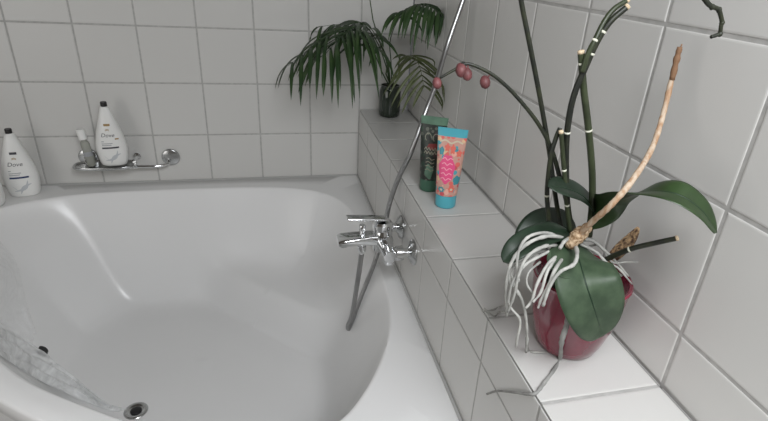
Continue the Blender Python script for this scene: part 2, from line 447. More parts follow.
# ------------------------------------------------------------------ bath mixer tap
tap = thing('bath_mixer_tap', 'chrome single-lever bath mixer tap on the tiled ledge front above the tub', 'tap', W((0, -4.26, .80)))
Yc = -4.26
XB = -.34
for yy, zz in ((-3.90, .80), (-4.62, .79)):
    mb = MB()
    add_lathe(mb, W((0, yy, zz)), (-1, 0, 0), [(.001, .0), (.036, .0005), (.036, .003), (.032, .007), (.020, .012), (.016, .016)], 32)
    mb.build('wall_flange', M['dchrome'], tap, True, 40)
    mb = MB()
    add_lathe(mb, W((0, yy, zz)), (-1, 0, 0), [(.013, .012), (.013, .030), (.020, .031), (.020, .050), (.016, .054), (.016, -XB*S-.01)], 24)
    mb.build('inlet_union', M['chrome'], tap, True, 35)
mb = MB()
pth = [W((XB, -3.82, .80)), W((XB, -4.0, .80)), W((XB, -4.26, .82)), W((XB, -4.5, .79)), W((XB, -4.70, .78))]
add_tube(mb, spline(pth, 6), lambda t: .0165+.0085*math.exp(-((t-.5)/.2)**2), 24)
add_box(mb, W((XB, -4.63, .735)), .024, .026, .036, bev=.004)
add_lathe(mb, W((XB-.02, Yc, .80)), (0, 0, 1), [(.015, -.030), (.026, -.026), (.027, .0), (.027, .030), (.025, .034), (.025, .040), (.027, .042), (.027, .054), (.022, .060), (.004, .062)], 32)
mb.build('mixer_body', M['chrome'], tap, True, 35)
mb = MB()   # flat broad spout
sec = []
prof = [(-.38, .84, .105, .085), (-.55, .85, .115, .075), (-.75, .85, .13, .062), (-.92, .845, .135, .052), (-.98, .84, .12, .035)]
nn = 24; vs = []; fs = []
for x, z, hy, hz in prof:
    for k in range(nn):
        a = 2*math.pi*k/nn; ca, sa = math.cos(a), math.sin(a)
        e = .45
        vs.append(W((x, Yc+hy*math.copysign(abs(ca)**e, ca), z+hz*math.copysign(abs(sa)**e, sa))))
for i in range(len(prof)-1):
    for k in range(nn): a, b = i*nn+k, i*nn+(k+1) % nn; fs.append((a, b, b+nn, a+nn))
fs.append(tuple(range(nn))); fs.append(tuple((len(prof)-1)*nn+k for k in range(nn)))
mb.add(vs, fs); mb.build('spout', M['chrome'], tap, True, 40)
mb = MB(); add_lathe(mb, W((-.90, Yc, .785)), (0, 0, -1), [(.013, -.004), (.013, .006), (.011, .008), (.001, .008)], 20); mb.build('aerator', M['dchrome'], tap, True, 35)
mb = MB()
add_lathe(mb, W((-.645, Yc, .90)), (0, 0, 1), [(.007, 0), (.007, .016), (.009, .018), (.0095, .028), (.008, .031), (.001, .031)], 20)
mb.build('diverter_knob', M['chrome'], tap, True, 35)
mb = MB()   # flat lever over the spout
a0, a1 = W((-.30, Yc, 1.14)), W((-.86, Yc, 1.175))
X = (a1-a0).normalized(); Z = Vector((0, -1, 0)).cross(X)*-1
add_box(mb, (a0+a1)/2, (a1-a0).length, .030, .0065, X, Vector((0, 1, 0)), Z, .003)
mb.build('lever_handle', M['chrome'], tap, True, 35)
mb = MB(); add_lathe(mb, W((-.645, Yc, .80)), (0, 0, -1), [(.010, 0), (.010, .012), (.0125, .013), (.0125, .026), (.009, .034), (.008, .036)], 18); mb.build('hose_outlet', M['chrome'], tap, True, 35)

# ------------------------------------------------------------------ shower hose
bt = surf(349, 329, .05)
hp = [(-.645, Yc, .62), (-.66, -4.21, .30), Vector(at(357, 285, 1, -4.02)), Vector(at(352, 315, 1, (bt.y-4.02)/2)), bt+Vector((-.02, -.03, .10)), bt, bt+Vector((.05, .0, .12)), surf(357, 308, .07), surf(366, 284, .10), surf(376, 258, .22), Vector(at(384, 228, 0, -.20)), Vector(at(390, 202, 0, -.14))]
P = [W(p) for p in hp]+[W(at(399, 177, 0, -.06)), W(at(411, 152, 0, .03)), W(at(424, 116, 0, .2)), W(at(435, 86, 0, .38)), W(at(447, 46, 0, .6)), W(at(463, 0, 0, .8)), W(at(473, -30, 0, .9))]
hs = spline(P, 26)
# even spacing so the spiral winding of the metal hose is regular
def resample(path, step):
    out = [path[0]]; acc = 0
    for a, b in zip(path, path[1:]):
        L = (b-a).length; pos = step-acc
        while pos <= L and L > 0: out.append(a.lerp(b, pos/L)); pos += step
        acc = (acc+L) % step
    out.append(path[-1]); return out
hs = resample(hs, .0022)
nh = len(hs)
mb = MB(); add_tube(mb, hs, lambda t: .0068+(.0007 if int(round(t*(nh-1))) % 2 else -.0003), 12)
hose = mb.build('shower_hose', M['hose'])
tag(hose, 'ribbed chrome shower hose looping into the tub and up past the ledge', 'shower hose')

# ------------------------------------------------------------------ grab rail with soap tray on back wall
rail = thing('grab_rail', 'chrome grab rail with oval soap tray on the tiled back wall above the tub', 'bath rail', W((-4.5, 0, .56)))
for x, z in ((-3.73, .56), (-5.18, .60)):
    mb = MB(); add_lathe(mb, W((x, 0, z)), (0, -1, 0), [(.001, .0005), (.033, .0005), (.034, .004), (.032, .008), (.030, .009), (.001, .0095)], 32)
    mb.build('wall_rose', M['dchrome'], rail, True, 40)
mb = MB()
pth = [W((-3.76, -.04, .50)), W((-3.78, -.14, .47)), W((-3.92, -.22, .455)), W((-4.2, -.25, .465)), W((-4.7, -.25, .475)), W((-5.08, -.25, .50)), W((-5.18, -.18, .58)), W((-5.18, -.05, .60))]
add_tube(mb, spline(pth, 8), .0068, 16); mb.build('bar', M['chrome'], rail)
mb = MB()   # oval soap tray with raised rim
vs = []; fs = []; nn = 48; tc = Vector((-4.83, -.31, .515))
def oval(a, k, dz):
    ca, sa = math.cos(a), math.sin(a)
    return W(tc+Vector((.53*k*math.copysign(abs(ca)**.7, ca), .235*k*math.copysign(abs(sa)**.7, sa), dz)))
pr_ = [(.02, .012), (.80, .012), (.92, .02), (.97, .040), (1.0, .043), (1.02, .030), (.99, .0), (.85, -.015), (.02, -.015)]
for k, dz in pr_:
    for i in range(nn): vs.append(oval(2*math.pi*i/nn, k, dz))
for r in range(len(pr_)-1):
    for i in range(nn): a, b = r*nn+i, r*nn+(i+1) % nn; fs.append((a, b, b+nn, a+nn))
mb.add(vs, fs); mb.build('soap_tray', M['dchrome'], rail, True, 45)
mb = MB(); add_lathe(mb, W((-4.34, 0, .585)), (0, -1, 0), [(.001, .0005), (.014, .0005), (.015, .004), (.012, .008), (.007, .012), (.007, .055)], 24)
mb.build('tray_bracket', M['chrome'], rail, True, 40)

# ------------------------------------------------------------------ bottles
def text_mesh(txt, size, shear=0.0):
    cu = bpy.data.curves.new('t', 'FONT'); cu.body = txt; cu.size = size; cu.shear = shear; cu.align_x = 'CENTER'; cu.resolution_u = 3
    o = bpy.data.objects.new('t', cu); C.objects.link(o)
    dg = bpy.context.evaluated_depsgraph_get(); e = o.evaluated_get(dg); me = e.to_mesh()
    vs = [v.co.copy() for v in me.vertices]; fs = [tuple(p.vertices) for p in me.polygons]
    e.to_mesh_clear(); bpy.data.objects.remove(o); bpy.data.curves.remove(cu)
    return vs, fs
def interp(tab, z):
    if z <= tab[0][0]: return tab[0][1:]
    for a, b in zip(tab, tab[1:]):
        if z <= b[0]:
            t = (z-a[0])/(b[0]-a[0]); t = t*t*(3-2*t) if False else t
            return tuple(p+(q-p)*t for p, q in zip(a[1:], b[1:]))
    return tab[-1][1:]
def gelbottle(base, yaw, H, label, accent, accent2, badge, group):
    root = thing('shower_gel_bottle', label, 'bottle', base)
    prof = [(0, .0300, .0170), (.004, .0335, .0205), (.02, .0372, .0230), (.05, .0405, .0245), (.075, .0400, .0245), (.11, .0345, .0230), (.145, .0262, .0200), (.175, .0188, .0160), (.195, .0148, .0135), (.203, .0125, .0120), (.206, .0100, .0100)]
    k = H/.222
    fine = spline([(z, a*1.2, b*1.15) if z < .19 else (z, a*1.1, b*1.05) for z, a, b in prof], 5)
    tab = [(v.x*k, v.y*k, v.z*k) for v in fine]
    cy, sy = math.cos(yaw), math.sin(yaw)
    def L(x, y, z): return base+Vector((x*cy-y*sy, x*sy+y*cy, z))
    mb = MB(); vs = []; fs = []; nn = 36
    for z, a, b in tab:
        for i in range(nn):
            t = 2*math.pi*i/nn; c_, s_ = math.cos(t), math.sin(t)
            vs.append(L(a*math.copysign(abs(c_)**.9, c_), b*math.copysign(abs(s_)**.9, s_), z))
    for r in range(len(tab)-1):
        for i in range(nn): a, b = r*nn+i, r*nn+(i+1) % nn; fs.append((a, b, b+nn, a+nn))
    fs.append(tuple(range(nn))); fs.append(tuple((len(tab)-1)*nn+i for i in range(nn)))
    mb.add(vs, fs); body = mb.build('bottle_body', M['white'], root, True, 60)
    mb = MB(); add_lathe(mb, L(0, 0, .2055*k), (0, 0, 1), [(.0095, 0), (.0105, .001), (.0108, .014), (.0098, .0165), (.001, .0168)], 24); mb.build('flip_cap', M['black'], root, True, 40)
    def wrap(vs, fs, x0, z0, rot=0.0, off=.0006):
        out = []
        cr, sr = math.cos(rot), math.sin(rot)
        for v in vs:
            x, z = x0+v[0]*cr-v[1]*sr, z0+v[0]*sr+v[1]*cr
            a, b = interp(tab, z); q = min(.98, abs(x)/a)
            out.append(L(x, -b*(1-q**(2/.9))**.45-off, z))
        return out, fs
    def grid(w, h, nx=10, nz=3):
        vs = [(-w/2+w*i/nx, -h/2+h*j/nz) for j in range(nz+1) for i in range(nx+1)]
        return vs, [(j*(nx+1)+i, j*(nx+1)+i+1, (j+1)*(nx+1)+i+1, (j+1)*(nx+1)+i) for j in range(nz) for i in range(nx)]
    mb = MB(); v, f = text_mesh('Dove', .0185*k, .25); mb.add(*wrap(v, f, -.001, .1065*k)); mb.build('brand_lettering', M['ink'], body, False)
    mb = MB(); mb.add(*wrap(*grid(.019*k, .0075*k, 8, 3), .002, .1475*k)); mb.build('badge', badge, body, False)
    # small bird-like mark: two curved strokes
    mb = MB()
    for s in (0, 1):
        a = []; n = 8
        for i in range(n+1):
            t = i/n; a += [((t-.5)*.012*k, (.003*math.sin(t*3.1)+.0012-s*.003)*k), ((t-.5)*.012*k, (.003*math.sin(t*3.1)-.0006-s*.003)*k)]
        mb.add(*wrap(a, [(2*i, 2*i+2, 2*i+3, 2*i+1) for i in range(n)], .001, .130*k))
    mb.build('emblem', M['gold'], body, False)
    mb = MB()
    for zz, w_, x0 in ((.0905, .008, -.019), (.0835, .034, -.006), (.0775, .030, -.008)): mb.add(*wrap(*grid(w_*k, .0022*k), x0*k, zz*k, .05))
    mb.build('fine_print', M['greyink'], body, False)
    mb = MB(); mb.add(*wrap(*grid(.052*k, .0055*k, 14, 3), .002*k, .0685*k, .04)); mb.build('stripe', accent, body, False)
    mb = MB()
    for (x0, z0, x1, z1, b_) in ((-.020, .022, .022, .058, .010), (-.004, .012, .030, .046, -.006), (-.024, .040, -.006, .020, .004)):
        a = []; n = 12
        for i in range(n+1):
            t = i/n; x = x0+(x1-x0)*t+b_*math.sin(t*3.14); z = z0+(z1-z0)*t-b_*.8*math.sin(t*3.14); wd = .0035*math.sin(t*3.1)+.0004
            a += [((x-wd*.7)*k, (z+wd)*k), ((x+wd*.7)*k, (z-wd)*k)]
        mb.add(*wrap(a, [(2*i, 2*i+2, 2*i+3, 2*i+1) for i in range(n)], 0, 0))
    mb.build('swirl_print', M['swirl'], body, False)
    if accent2:
        mb = MB(); v, f = grid(.011*k, .005*k, 4, 2); mb.add(*wrap(v, f, .0255*k, .099*k)); mb.build('side_seal', accent2, body, False)
    return root
gelbottle(W((-4.655, -.33, .515))+Vector((0, 0, .0095)), .04, .236, 'white shower gel bottle with tan badge standing on the chrome soap tray', M['ink'], M['gold'], M['gold'], None)
gelbottle(W((-6.20, -.42, RIM))+Vector((0, 0, .0005)), .12, .250, 'white shower gel bottle with navy stripe standing on the tub corner', M['navy'], None, M['ink'], None)
# small clear travel bottle leaning in the tray
tb = W((-5.03, -.36, .53)); ax = (W(at(77, 121, 1, -.28))-tb).normalized()
tr = thing('travel_bottle', 'small clear bottle with white cap leaning in the chrome soap tray', 'bottle', tb)
mb = MB(); add_lathe(mb, tb, ax, [(.001, .003), (.013, .004), (.015, .007), (.015, .088), (.013, .095), (.009, .098), (.009, .104)], 24); bo = mb.build('bottle_body', M['clear'], tr, True, 40)
mb = MB(); add_lathe(mb, tb, ax, [(.001, .006), (.0125, .007), (.013, .012), (.013, .034), (.001, .035)], 20); mb.build('liquid', M['gel'], bo, True, 40)
mb = MB(); add_lathe(mb, tb, ax, [(.0142, .104), (.0146, .106), (.0142, .140), (.012, .142), (.001, .142)], 24); mb.build('cap', M['white'], tr, True, 35)
mb = MB(); add_lathe(mb, tb, ax, [(.0154, .042), (.0155, .044), (.0155, .056), (.0154, .058)], 24); mb.build('label_band', M['greyink'], bo, True, 40)
# white bottle cut by the frame
wb = W((-6.57, -.85, RIM))+Vector((0, 0, .0005))
wr = thing('white_bottle', 'plain white rounded bottle cut off by the left edge of the frame', 'bottle', wb)
mb = MB(); add_lathe(mb, wb, (0, 0, 1), [(.001, 0), (.034, .001), (.040, .008), (.043, .03), (.043, .065), (.040, .085), (.031, .105), (.018, .118), (.016, .122), (.016, .128)], 32); mb.build('bottle_body', M['white'], wr, True, 60)
mb = MB(); add_lathe(mb, wb, (0, 0, 1), [(.018, .128), (.0185, .130), (.018, .148), (.016, .150), (.001, .150)], 24); mb.build('cap', M['white'], wr, True, 40)

# ------------------------------------------------------------------ two squeeze tubes standing on their caps
def squeeze(base, yaw, H, R, capm, bodym, topm, name_label, lean=(0, 0)):
    root = thing('squeeze_tube', name_label, 'tube', base)
    cy, sy = math.cos(yaw), math.sin(yaw)
    def L(x, y, z): return base+Vector((x*cy-y*sy+lean[0]*z, x*sy+y*cy+lean[1]*z, z))
    ch = .17*H
    mb = MB(); vs = []; fs = []; nn = 36
    pr2 = [(.86*R, 0), (.93*R, .002), (.96*R, .006), (.97*R, ch-.004), (.95*R, ch-.001), (.90*R, ch)]
    for r, z in pr2:
        for i in range(nn):
            t = 2*math.pi*i/nn; vs.append(L(r*math.cos(t), r*math.sin(t)*.94, z))
    for q in range(len(pr2)-1):
        for i in range(nn): a, b = q*nn+i, q*nn+(i+1) % nn; fs.append((a, b, b+nn, a+nn))
    fs.append(tuple(range(nn))); fs.append(tuple((len(pr2)-1)*nn+i for i in range(nn)))
    mb.add(vs, fs); cap = mb.build('screw_cap', capm, root, True, 40)
    z1, zc = ch+.0005, H*.90
    def hw(z):
        t = (z-z1)/(H-z1); return R*(1+.34*t), max(.0009, R*.95*(1-t**1.55))
    rows_ = 26; zs = [z1+(zc-z1)*i/rows_ for i in range(rows_+1)]
    def shell(zs):
        vs = []; fs = []
        for z in zs:
            a, b = hw(z)
            for i in range(nn):
                t = 2*math.pi*i/nn; vs.append(L(a*math.cos(t), b*math.sin(t), z))
        for q in range(len(zs)-1):
            for i in range(nn): a, b = q*nn+i, q*nn+(i+1) % nn; fs.append((a, b, b+nn, a+nn))
        fs.append(tuple(range(nn))); fs.append(tuple((len(zs)-1)*nn+i for i in range(nn)))
        return vs, fs
    mb = MB(); mb.add(*shell(zs)); body = mb.build('tube_body', bodym, root, True, 50)
    mb = MB(); mb.add(*shell([zc, zc+(H-zc)*.3, zc+(H-zc)*.32, zc+(H-zc)*.6, H])); mb.build('crimped_end', topm, root, True, 50)
    def wrap(pts, fs, off=.0007):
        out = []
        for x, z in pts:
            a, b = hw(z); q = min(.97, abs(x)/a); out.append(L(x, -b*math.sqrt(1-q*q)-off, z))
        return out, fs
    return root, body, cap, wrap
def blob(cx, cz, rx, rz, wob=0, petals=5, n=40, rings=4):
    vs = [(cx, cz)]; fs = []
    for j in range(1, rings+1):
        for i in range(n):
            t = 2*math.pi*i/n; r = (1+wob*math.sin(t*petals))*j/rings
            vs.append((cx+rx*r*math.cos(t), cz+rz*r*math.sin(t)))
    for i in range(n): fs.append((0, 1+i, 1+(i+1) % n))
    for j in range(rings-1):
        for i in range(n):
            a, b = 1+j*n+i, 1+j*n+(i+1) % n; fs.append((a, b, b+n, a+n))
    return vs, fs
def stroke(pts, wd):
    p = spline([(x, z, 0) for x, z in pts], 6); vs = []; fs = []
    for i, q in enumerate(p):
        T = (p[min(i+1, len(p)-1)]-p[max(0, i-1)]).normalized()
        vs += [(q.x-T.y*wd, q.y+T.x*wd), (q.x+T.y*wd, q.y-T.x*wd)]
    return vs, [(2*i, 2*i+2, 2*i+3, 2*i+1) for i in range(len(p)-1)]
facing = math.radians(-26)
pk = W((.345, -4.70, LT))
root, body, cap, wrap = squeeze(pk+Vector((0, 0, .001)), facing, .204, .0275, M['turq'], M['flowers'], M['turq'], 'pink floral tube with turquoise cap standing nearer the camera on the ledge')
mb = MB()
mb.add(*wrap(*blob(-.004, .105, .0195, .036, .06, 7, 56)))
mb.build('pink_emblem', M['pink'], body, False)
mb = MB()
for i in range(5):
    z = .080+i*.0125; mb.add(*wrap(*stroke([(-.017, z), (-.010, z+.003), (-.004, z-.002), (.003, z+.003), (.010, z)], .0010), .0011))
mb.build('scrolled_print', M['pinkd'], body, False)
for bl in ((.0225, .078, .0075, .012, .1, 5), (-.012, .0520, .0080, .0068, .15, 6), (-.021, .148, .006, .010, .1, 5), (.010, .154, .010, .004, .1, 5)):
    mb = MB(); mb.add(*wrap(*blob(*bl))); mb.build('teal_flower', M['teal'], body, False)
for bl in ((.013, .0545, .0072, .0075, .16, 5), (.006, .155, .006, .011, .2, 5), (-.008, .158, .006, .009, .2, 5), (.022, .146, .006, .008, .2, 5)):
    mb = MB(); mb.add(*wrap(*blob(*bl), .0009)); mb.build('coral_flower', M['coral'], body, False)
for bl in ((-.012, .0520, .0035, .003, .1, 5), (.013, .0545, .003, .003, .1, 5)):
    mb = MB(); mb.add(*wrap(*blob(*bl), .0012)); mb.build('flower_centre', M['cream'], body, False)
mb = MB(); mb.add(*wrap(*stroke([(-.028, .170), (-.014, .175), (.0, .169), (.014, .175), (.028, .170)], .0018), .0011)); mb.build('cream_banner', M['cream'], body, False)
gk = W((.275, -4.17, LT))
root, body, cap, wrap = squeeze(gk+Vector((0, 0, .001)), facing, .203, .0268, M['gcap'], M['darkprint'], M['gtop'], 'dark green tube with black label standing behind the pink floral tube')
mb = MB()
for cx, cz in ((-.011, .150), (.010, .150)):
    mb.add(*wrap(*stroke([(cx+.008*math.cos(t*.6), cz+.010*math.sin(t*.6)) for t in range(8)], .0008)))
for i, z in enumerate((.120, .110)): mb.add(*wrap(*stroke([(-.018+.004*j, z+(.004 if j % 2 else -.003)) for j in range(10)], .0011)))
for i in range(4): mb.add(*wrap(*stroke([(-.011, .094-.010*i), (-.003, .097-.010*i), (.004, .092-.010*i), (.012, .095-.010*i)], .0009)))
mb.build('pale_scribbles', M['pale'], body, False)
mb = MB(); mb.add(*wrap(*blob(.006, .127, .017, .008, .08, 6))); mb.build('red_motif', M['redp'], body, False)
mb = MB(); mb.add(*wrap(*blob(.0, .060, .011, .020, .12, 4), .0005)); mb.build('green_motif', M['gtop'], body, False)

# ------------------------------------------------------------------ palm in a dark glass jar
vz = W((.515, -.50, LT))+Vector((0, 0, .0005))
palm = thing('palm_plant', 'feathery green palm in a dark glass jar at the far end of the ledge', 'plant', vz)
mb = MB(); add_lathe(mb, vz, (0, 0, 1), [(.001, 0), (.036, .001), (.041, .006), (.043, .02), (.043, .075), (.042, .098), (.038, .110), (.036, .116), (.038, .122), (.034, .122), (.032, .112), (.001, .108)], 36); jar = mb.build('glass_jar', M['glassd'], palm, True, 40)
mb = MB(); add_lathe(mb, vz, (0, 0, 1), [(.001, .1085), (.027, .110), (.024, .122), (.012, .130), (.001, .131)], 24); mb.build('rootball', M['soil'], palm)
def frond(pts, n, ln, wd, matl, droop, spread, side_dir=None, start=.3, name='frond', both=True, seed=0):
    rnd = random.Random(seed)
    path = spline(pts, 12); mb = MB(); m = len(path)
    add_tube(mb, path, lambda t: .0026*(1-t*.75), 8)
    for i in range(n):
        t = start+(1-start)*(i+.5)/n
        k = min(m-2, int(t*(m-1))); p = path[k].lerp(path[k+1], t*(m-1)-k)
        T = (path[k+1]-path[k]).normalized()
        sd = T.cross(Vector((0, 0, 1)))
        if side_dir: sd = Vector(side_dir)-T*Vector(side_dir).dot(T)
        sd = sd.normalized() if sd.length > 1e-4 else T.orthogonal()
        for s in ((1, -1) if both else (1,)):
            l = ln*(1-.45*abs(2*(i+.5)/n-1)**2)*rnd.uniform(.85, 1.15)
            d0 = (sd*s*spread+T*.42+Vector((0, 0, -.15))+Vector((rnd.uniform(-.15, .15), rnd.uniform(-.15, .15), rnd.uniform(-.05, .2)))).normalized()
            q = p.copy(); lp = [q.copy()]; d = d0.copy(); st = 9
            for j in range(st):
                d = (d+Vector((0, 0, -1))*droop*(.10+.16*j/st)*rnd.uniform(.8, 1.2)).normalized()
                q = q+d*(l/st); q.y = min(q.y, -.006); q.x = min(q.x, DW*S-.008); lp.append(q.copy())
            w0 = wd*rnd.uniform(.8, 1.1)
            upv = Vector((rnd.uniform(-.3, .3), -.6, .8))
            add_leaf(mb, lp, lambda t, w0=w0: w0*(max(0, math.sin(math.pi*min(1, .06+t*.94)))**.7)*(1-.35*t)+.0002, upv, .35, .00025, 1)
    return mb.build(name, matl, palm)
b0 = vz+Vector((0, 0, .118))
def pp(u, v, Y): return W(at(u, v, 1, Y))
frond([b0, pp(386, 66, -.62), pp(376, 40, -.75), pp(361, 23, -.85), pp(342, 28, -.95), pp(318, 42, -1.05), pp(288, 66, -1.1)], 13, .265, .0085, M['leaf'], .75, .95, start=.34, seed=11)
frond([b0+Vector((-.004, 0, 0)), pp(382, 72, -.75), pp(372, 48, -1.0), pp(358, 28, -1.2), pp(342, 36, -1.35), pp(322, 58, -1.45)], 11, .29, .0085, M['leaf'], .9, .9, start=.38, seed=12)
frond([b0+Vector((0, .004, 0)), pp(388, 70, -.55), pp(382, 48, -.5), pp(368, 26, -.45), pp(346, 24, -.45), pp(316, 27, -.45)], 8, .21, .0078, M['leaf'], .8, .9, start=.36, seed=13)
frond([b0+Vector((.006, 0, 0)), pp(391, 62, -.7), pp(390, 42, -.9), pp(397, 22, -1.2), pp(410, 8, -1.5), pp(426, 4, -1.8), pp(440, 13, -2.0)], 12, .180, .0078, M['leaf'], 1.25, .85, start=.52, seed=14)
frond([b0+Vector((.008, -.004, 0)), pp(396, 72, -.9), pp(404, 60, -1.3), pp(413, 56, -1.7), pp(420, 68, -2.1), pp(424, 88, -2.3)], 11, .150, .0058, M['leafo'], .60, .60, side_dir=(1, -.2, 0), start=.46, seed=15)
mb = MB(); add_tube(mb, [b0, pp(388, 60, -.55), pp(379, 40, -.6), pp(373, 20, -.62), pp(369, -6, -.64)], lambda t: .0032-.0014*t, 8); mb.build('spear_stem', M['stem'], palm)
mb = MB()
for dx, q in ((0, (398, 70, -.7)), (.004, (386, 74, -.6))):
    add_tube(mb, [b0+Vector((dx, 0, -.004)), pp(*q), pp(q[0]+2, q[1]-14, q[2])], .003, 8)
mb.build('cane', M['stem'], palm)

# ------------------------------------------------------------------ orchid in a red pot
OX, OY = .53, -7.42
ob = W((OX, OY, LT))+Vector((0, 0, .0005))
orc = thing('potted_orchid', 'leggy orchid with silvery aerial roots in a wine red pot on the ledge', 'plant', ob)
mb = MB(); add_lathe(mb, ob, (0, 0, 1), [(.001, 0), (.045, .001), (.048, .004), (.055, .022), (.065, .060), (.071, .100), (.074, .128), (.076, .133), (.074, .136), (.070, .134), (.067, .120), (.001, .112)], 48); mb.build('pot', M['pot'], orc, True, 50)
mb = MB(); add_lathe(mb, ob, (0, 0, 1), [(.001, .124), (.030, .122), (.058, .118), (.066, .113)], 24); mb.build('bark_chips', M['soil'], orc)
def OP(u, v, dy=0.0): return W(at(u, v, 1, OY+dy))
def opath(pts, n=8): return spline([OP(*p) for p in pts], n)
def leaf(pts, wd, m, up=(0, -.6, .8), fold=.18, th=.0011, curl=0.0, rib=True, tipr=.5):
    p = spline([OP(*q) for q in pts], 10); mb = MB()
    add_leaf(mb, p, lambda t: wd*min(1, (t/.28+.12)**.6)*(max(0, 1-max(0, (t-tipr)/(1-tipr))**2.4)**.5)+.0004, up, fold, th, 6, curl)
    o = mb.build('leaf', m, orc)
    if rib:
        mb = MB(); add_tube(mb, [q+Vector(up).normalized()*.0012 for q in p[4:-4]], lambda t: .0017*(1-t*.6), 6); mb.build('midrib', M['midrib'], o)
    return o
leaf([(572, 242, -.05), (579, 262, -.30), (586, 285, -.46), (595, 312, -.52), (602, 336, -.50)], .044, M['orch'], (-.15, -.85, .35), .34, curl=.12)
leaf([(568, 250, -.12), (562, 262, -.30), (558, 276, -.42)], .024, M['orch'], (-.2, -.8, .5), .1, rib=False)
leaf([(584, 232, 0), (596, 216, -.10), (614, 202, -.25), (642, 193, -.45), (674, 194, -.62), (700, 210, -.72), (716, 233, -.78)], .0225, M['orchr'], (.10, -.55, .8), .22, curl=.0)
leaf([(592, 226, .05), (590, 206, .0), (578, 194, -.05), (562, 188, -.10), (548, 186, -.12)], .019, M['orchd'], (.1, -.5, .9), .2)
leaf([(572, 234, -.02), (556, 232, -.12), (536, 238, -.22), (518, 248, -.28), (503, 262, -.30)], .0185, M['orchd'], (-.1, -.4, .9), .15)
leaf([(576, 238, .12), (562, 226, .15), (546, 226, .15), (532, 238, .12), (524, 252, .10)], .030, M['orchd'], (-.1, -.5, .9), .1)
# crown, dead leaf, husk
mb = MB(); 
add_tube(mb, opath([(568, 246, -.22), (574, 240, -.24), (580, 234, -.22), (588, 227, -.18)], 6), lambda t: .0105*(.55+1.6*t*(1-t)), 14, .8); mb.build('crown_husk', M['husk'], orc)
mb = MB(); p = opath([(606, 262, .0), (616, 250, -.05), (628, 238, -.08), (638, 227, -.1)], 8)
add_leaf(mb, p, lambda t: .0105*math.sin(math.pi*min(1, .12+t*.86))**.7+.001, (-.2, -.95, .2), .7, .0012, 4); mb.build('withered_leaf', M['husk2'], orc)
# dry cut flower stem
mb = MB(); p = opath([(576, 238, -.20), (592, 222, -.34), (612, 204, -.46), (634, 178, -.42), (652, 148, -.26), (663, 115, -.12), (671, 82, -.04), (677, 58, -.03)], 8)
add_tube(mb, p, lambda t: .0043-.0008*t, 12, .22); ds = mb.build('dry_flower_stem', M['dry'], orc)
mb = MB(); add_tube(mb, opath([(672, 80, -.04), (677, 58, -.03), (680, 47, -.03)], 6), lambda t: .0044-.0012*t, 10, .4); add_tube(mb, opath([(679, 52, -.03), (682, 44, -.03)], 4), .001, 6); mb.build('withered_tip', M['drytip'], ds)
def stemobj(name, pts, r0, r1, m, nodes=(), cutend=True, nb=8):
    p = opath(pts, nb); mb = MB(); add_tube(mb, p, lambda t: r0+(r1-r0)*t, 10); o = mb.build(name, m, orc)
    for t in nodes:
        k = int(t*(len(p)-2)); r = r0+(r1-r0)*t
        d = (p[k+1]-p[k]).normalized(); mb = MB(); add_lathe(mb, p[k], d, [(r*.9, -.0022), (r*1.10, -.0010), (r*1.10, .0006), (r*.9, .0015)], 12); mb.build('stem_node', M['node'], o)
    if cutend:
        d = (p[-1]-p[-2]).normalized(); mb = MB(); add_lathe(mb, p[-1], d, [(r1*1.05, -.003), (r1*1.0, .0005), (r1*.3, .001)], 12); mb.build('cut_end', M['cut'], o)
    return o, p
# arching spike with buds
sa, pa = stemobj('flower_spike', [(572, 236, 0), (569, 212, 0), (560, 178, .02), (551, 148, .03), (537, 122, .05), (516, 96, .08), (497, 78, .10), (480, 68, .12), (466, 64, .14), (454, 70, .15), (440, 78, .16)], .0036, .0016, M['spike'], (), False)
mb = MB(); add_tube(mb, opath([(466, 64, .14), (463, 62, .14), (461, 65, .14)], 4), .0011, 6); mb.build('tendril', M['spike'], sa)
for (u, v, dy), r in (((461, 70, .14), .0076), ((467, 74, .12), .0068), ((485, 82, .11), .0070), ((437, 83, .16), .0062)):
    c = OP(u, v, dy); top_ = min(pa, key=lambda q: (q-c).length)
    mb = MB(); add_tube(mb, [top_, (top_+c)/2+Vector((.001, 0, .001)), c], .0010, 6); add_lathe(mb, c, (.05, -.55, -.85), [(.001, -1.2*r), (.55*r, -1.0*r), (.9*r, -.4*r), (.95*r, .2*r), (.75*r, .85*r), (.3*r, 1.2*r), (.001, 1.25*r)], 20); bu = mb.build('flower_bud', M['bud'], sa)
    d = Vector((.05, -.55, -.85)).normalized(); mb = MB(); add_lathe(mb, c+d*.9*r, d, [(.001, .30*r), (.30*r, .26*r), (.42*r, .0), (.2*r, -.2*r)], 12); mb.build('bud_tip', M['budc'], bu)
# tall spike leaving the frame, arching over and hanging back down at the right
st, pt_ = stemobj('flower_spike', [(562, 232, .05), (556, 200, .05), (549, 150, .05), (540, 98, .06), (530, 46, .06), (521, 0, .07), (512, -60, .05), (525, -120, -.1), (580, -150, -.3), (645, -120, -.45), (685, -60, -.55), (697, -15, -.6), (706, 1, -.62), (711, 6, -.62), (718, 9, -.62), (720, 13, -.62), (722, 22, -.62), (721, 26, -.62), (720, 33, -.62), (717, 35, -.62), (711, 37, -.62)], .0034, .0019, M['spike'], (), False)
for k_, (u, v) in enumerate(((712, 7), (719, 10), (722, 23), (720, 34))):
    mb = MB(); c = OP(u, v, -.62); add_lathe(mb, c, (.2, 0, 1), [(.001, -.003), (.0026, -.0012), (.0026, .0012), (.001, .003)], 10); mb.build('knuckle', M['spike'], st)
stemobj('cut_stem', [(549, 222, .0), (547, 198, .0), (548, 178, .0), (551, 155, .0), (556, 138, .0), (560, 128, .0)], .0034, .0030, M['spike'], (.25,), False)
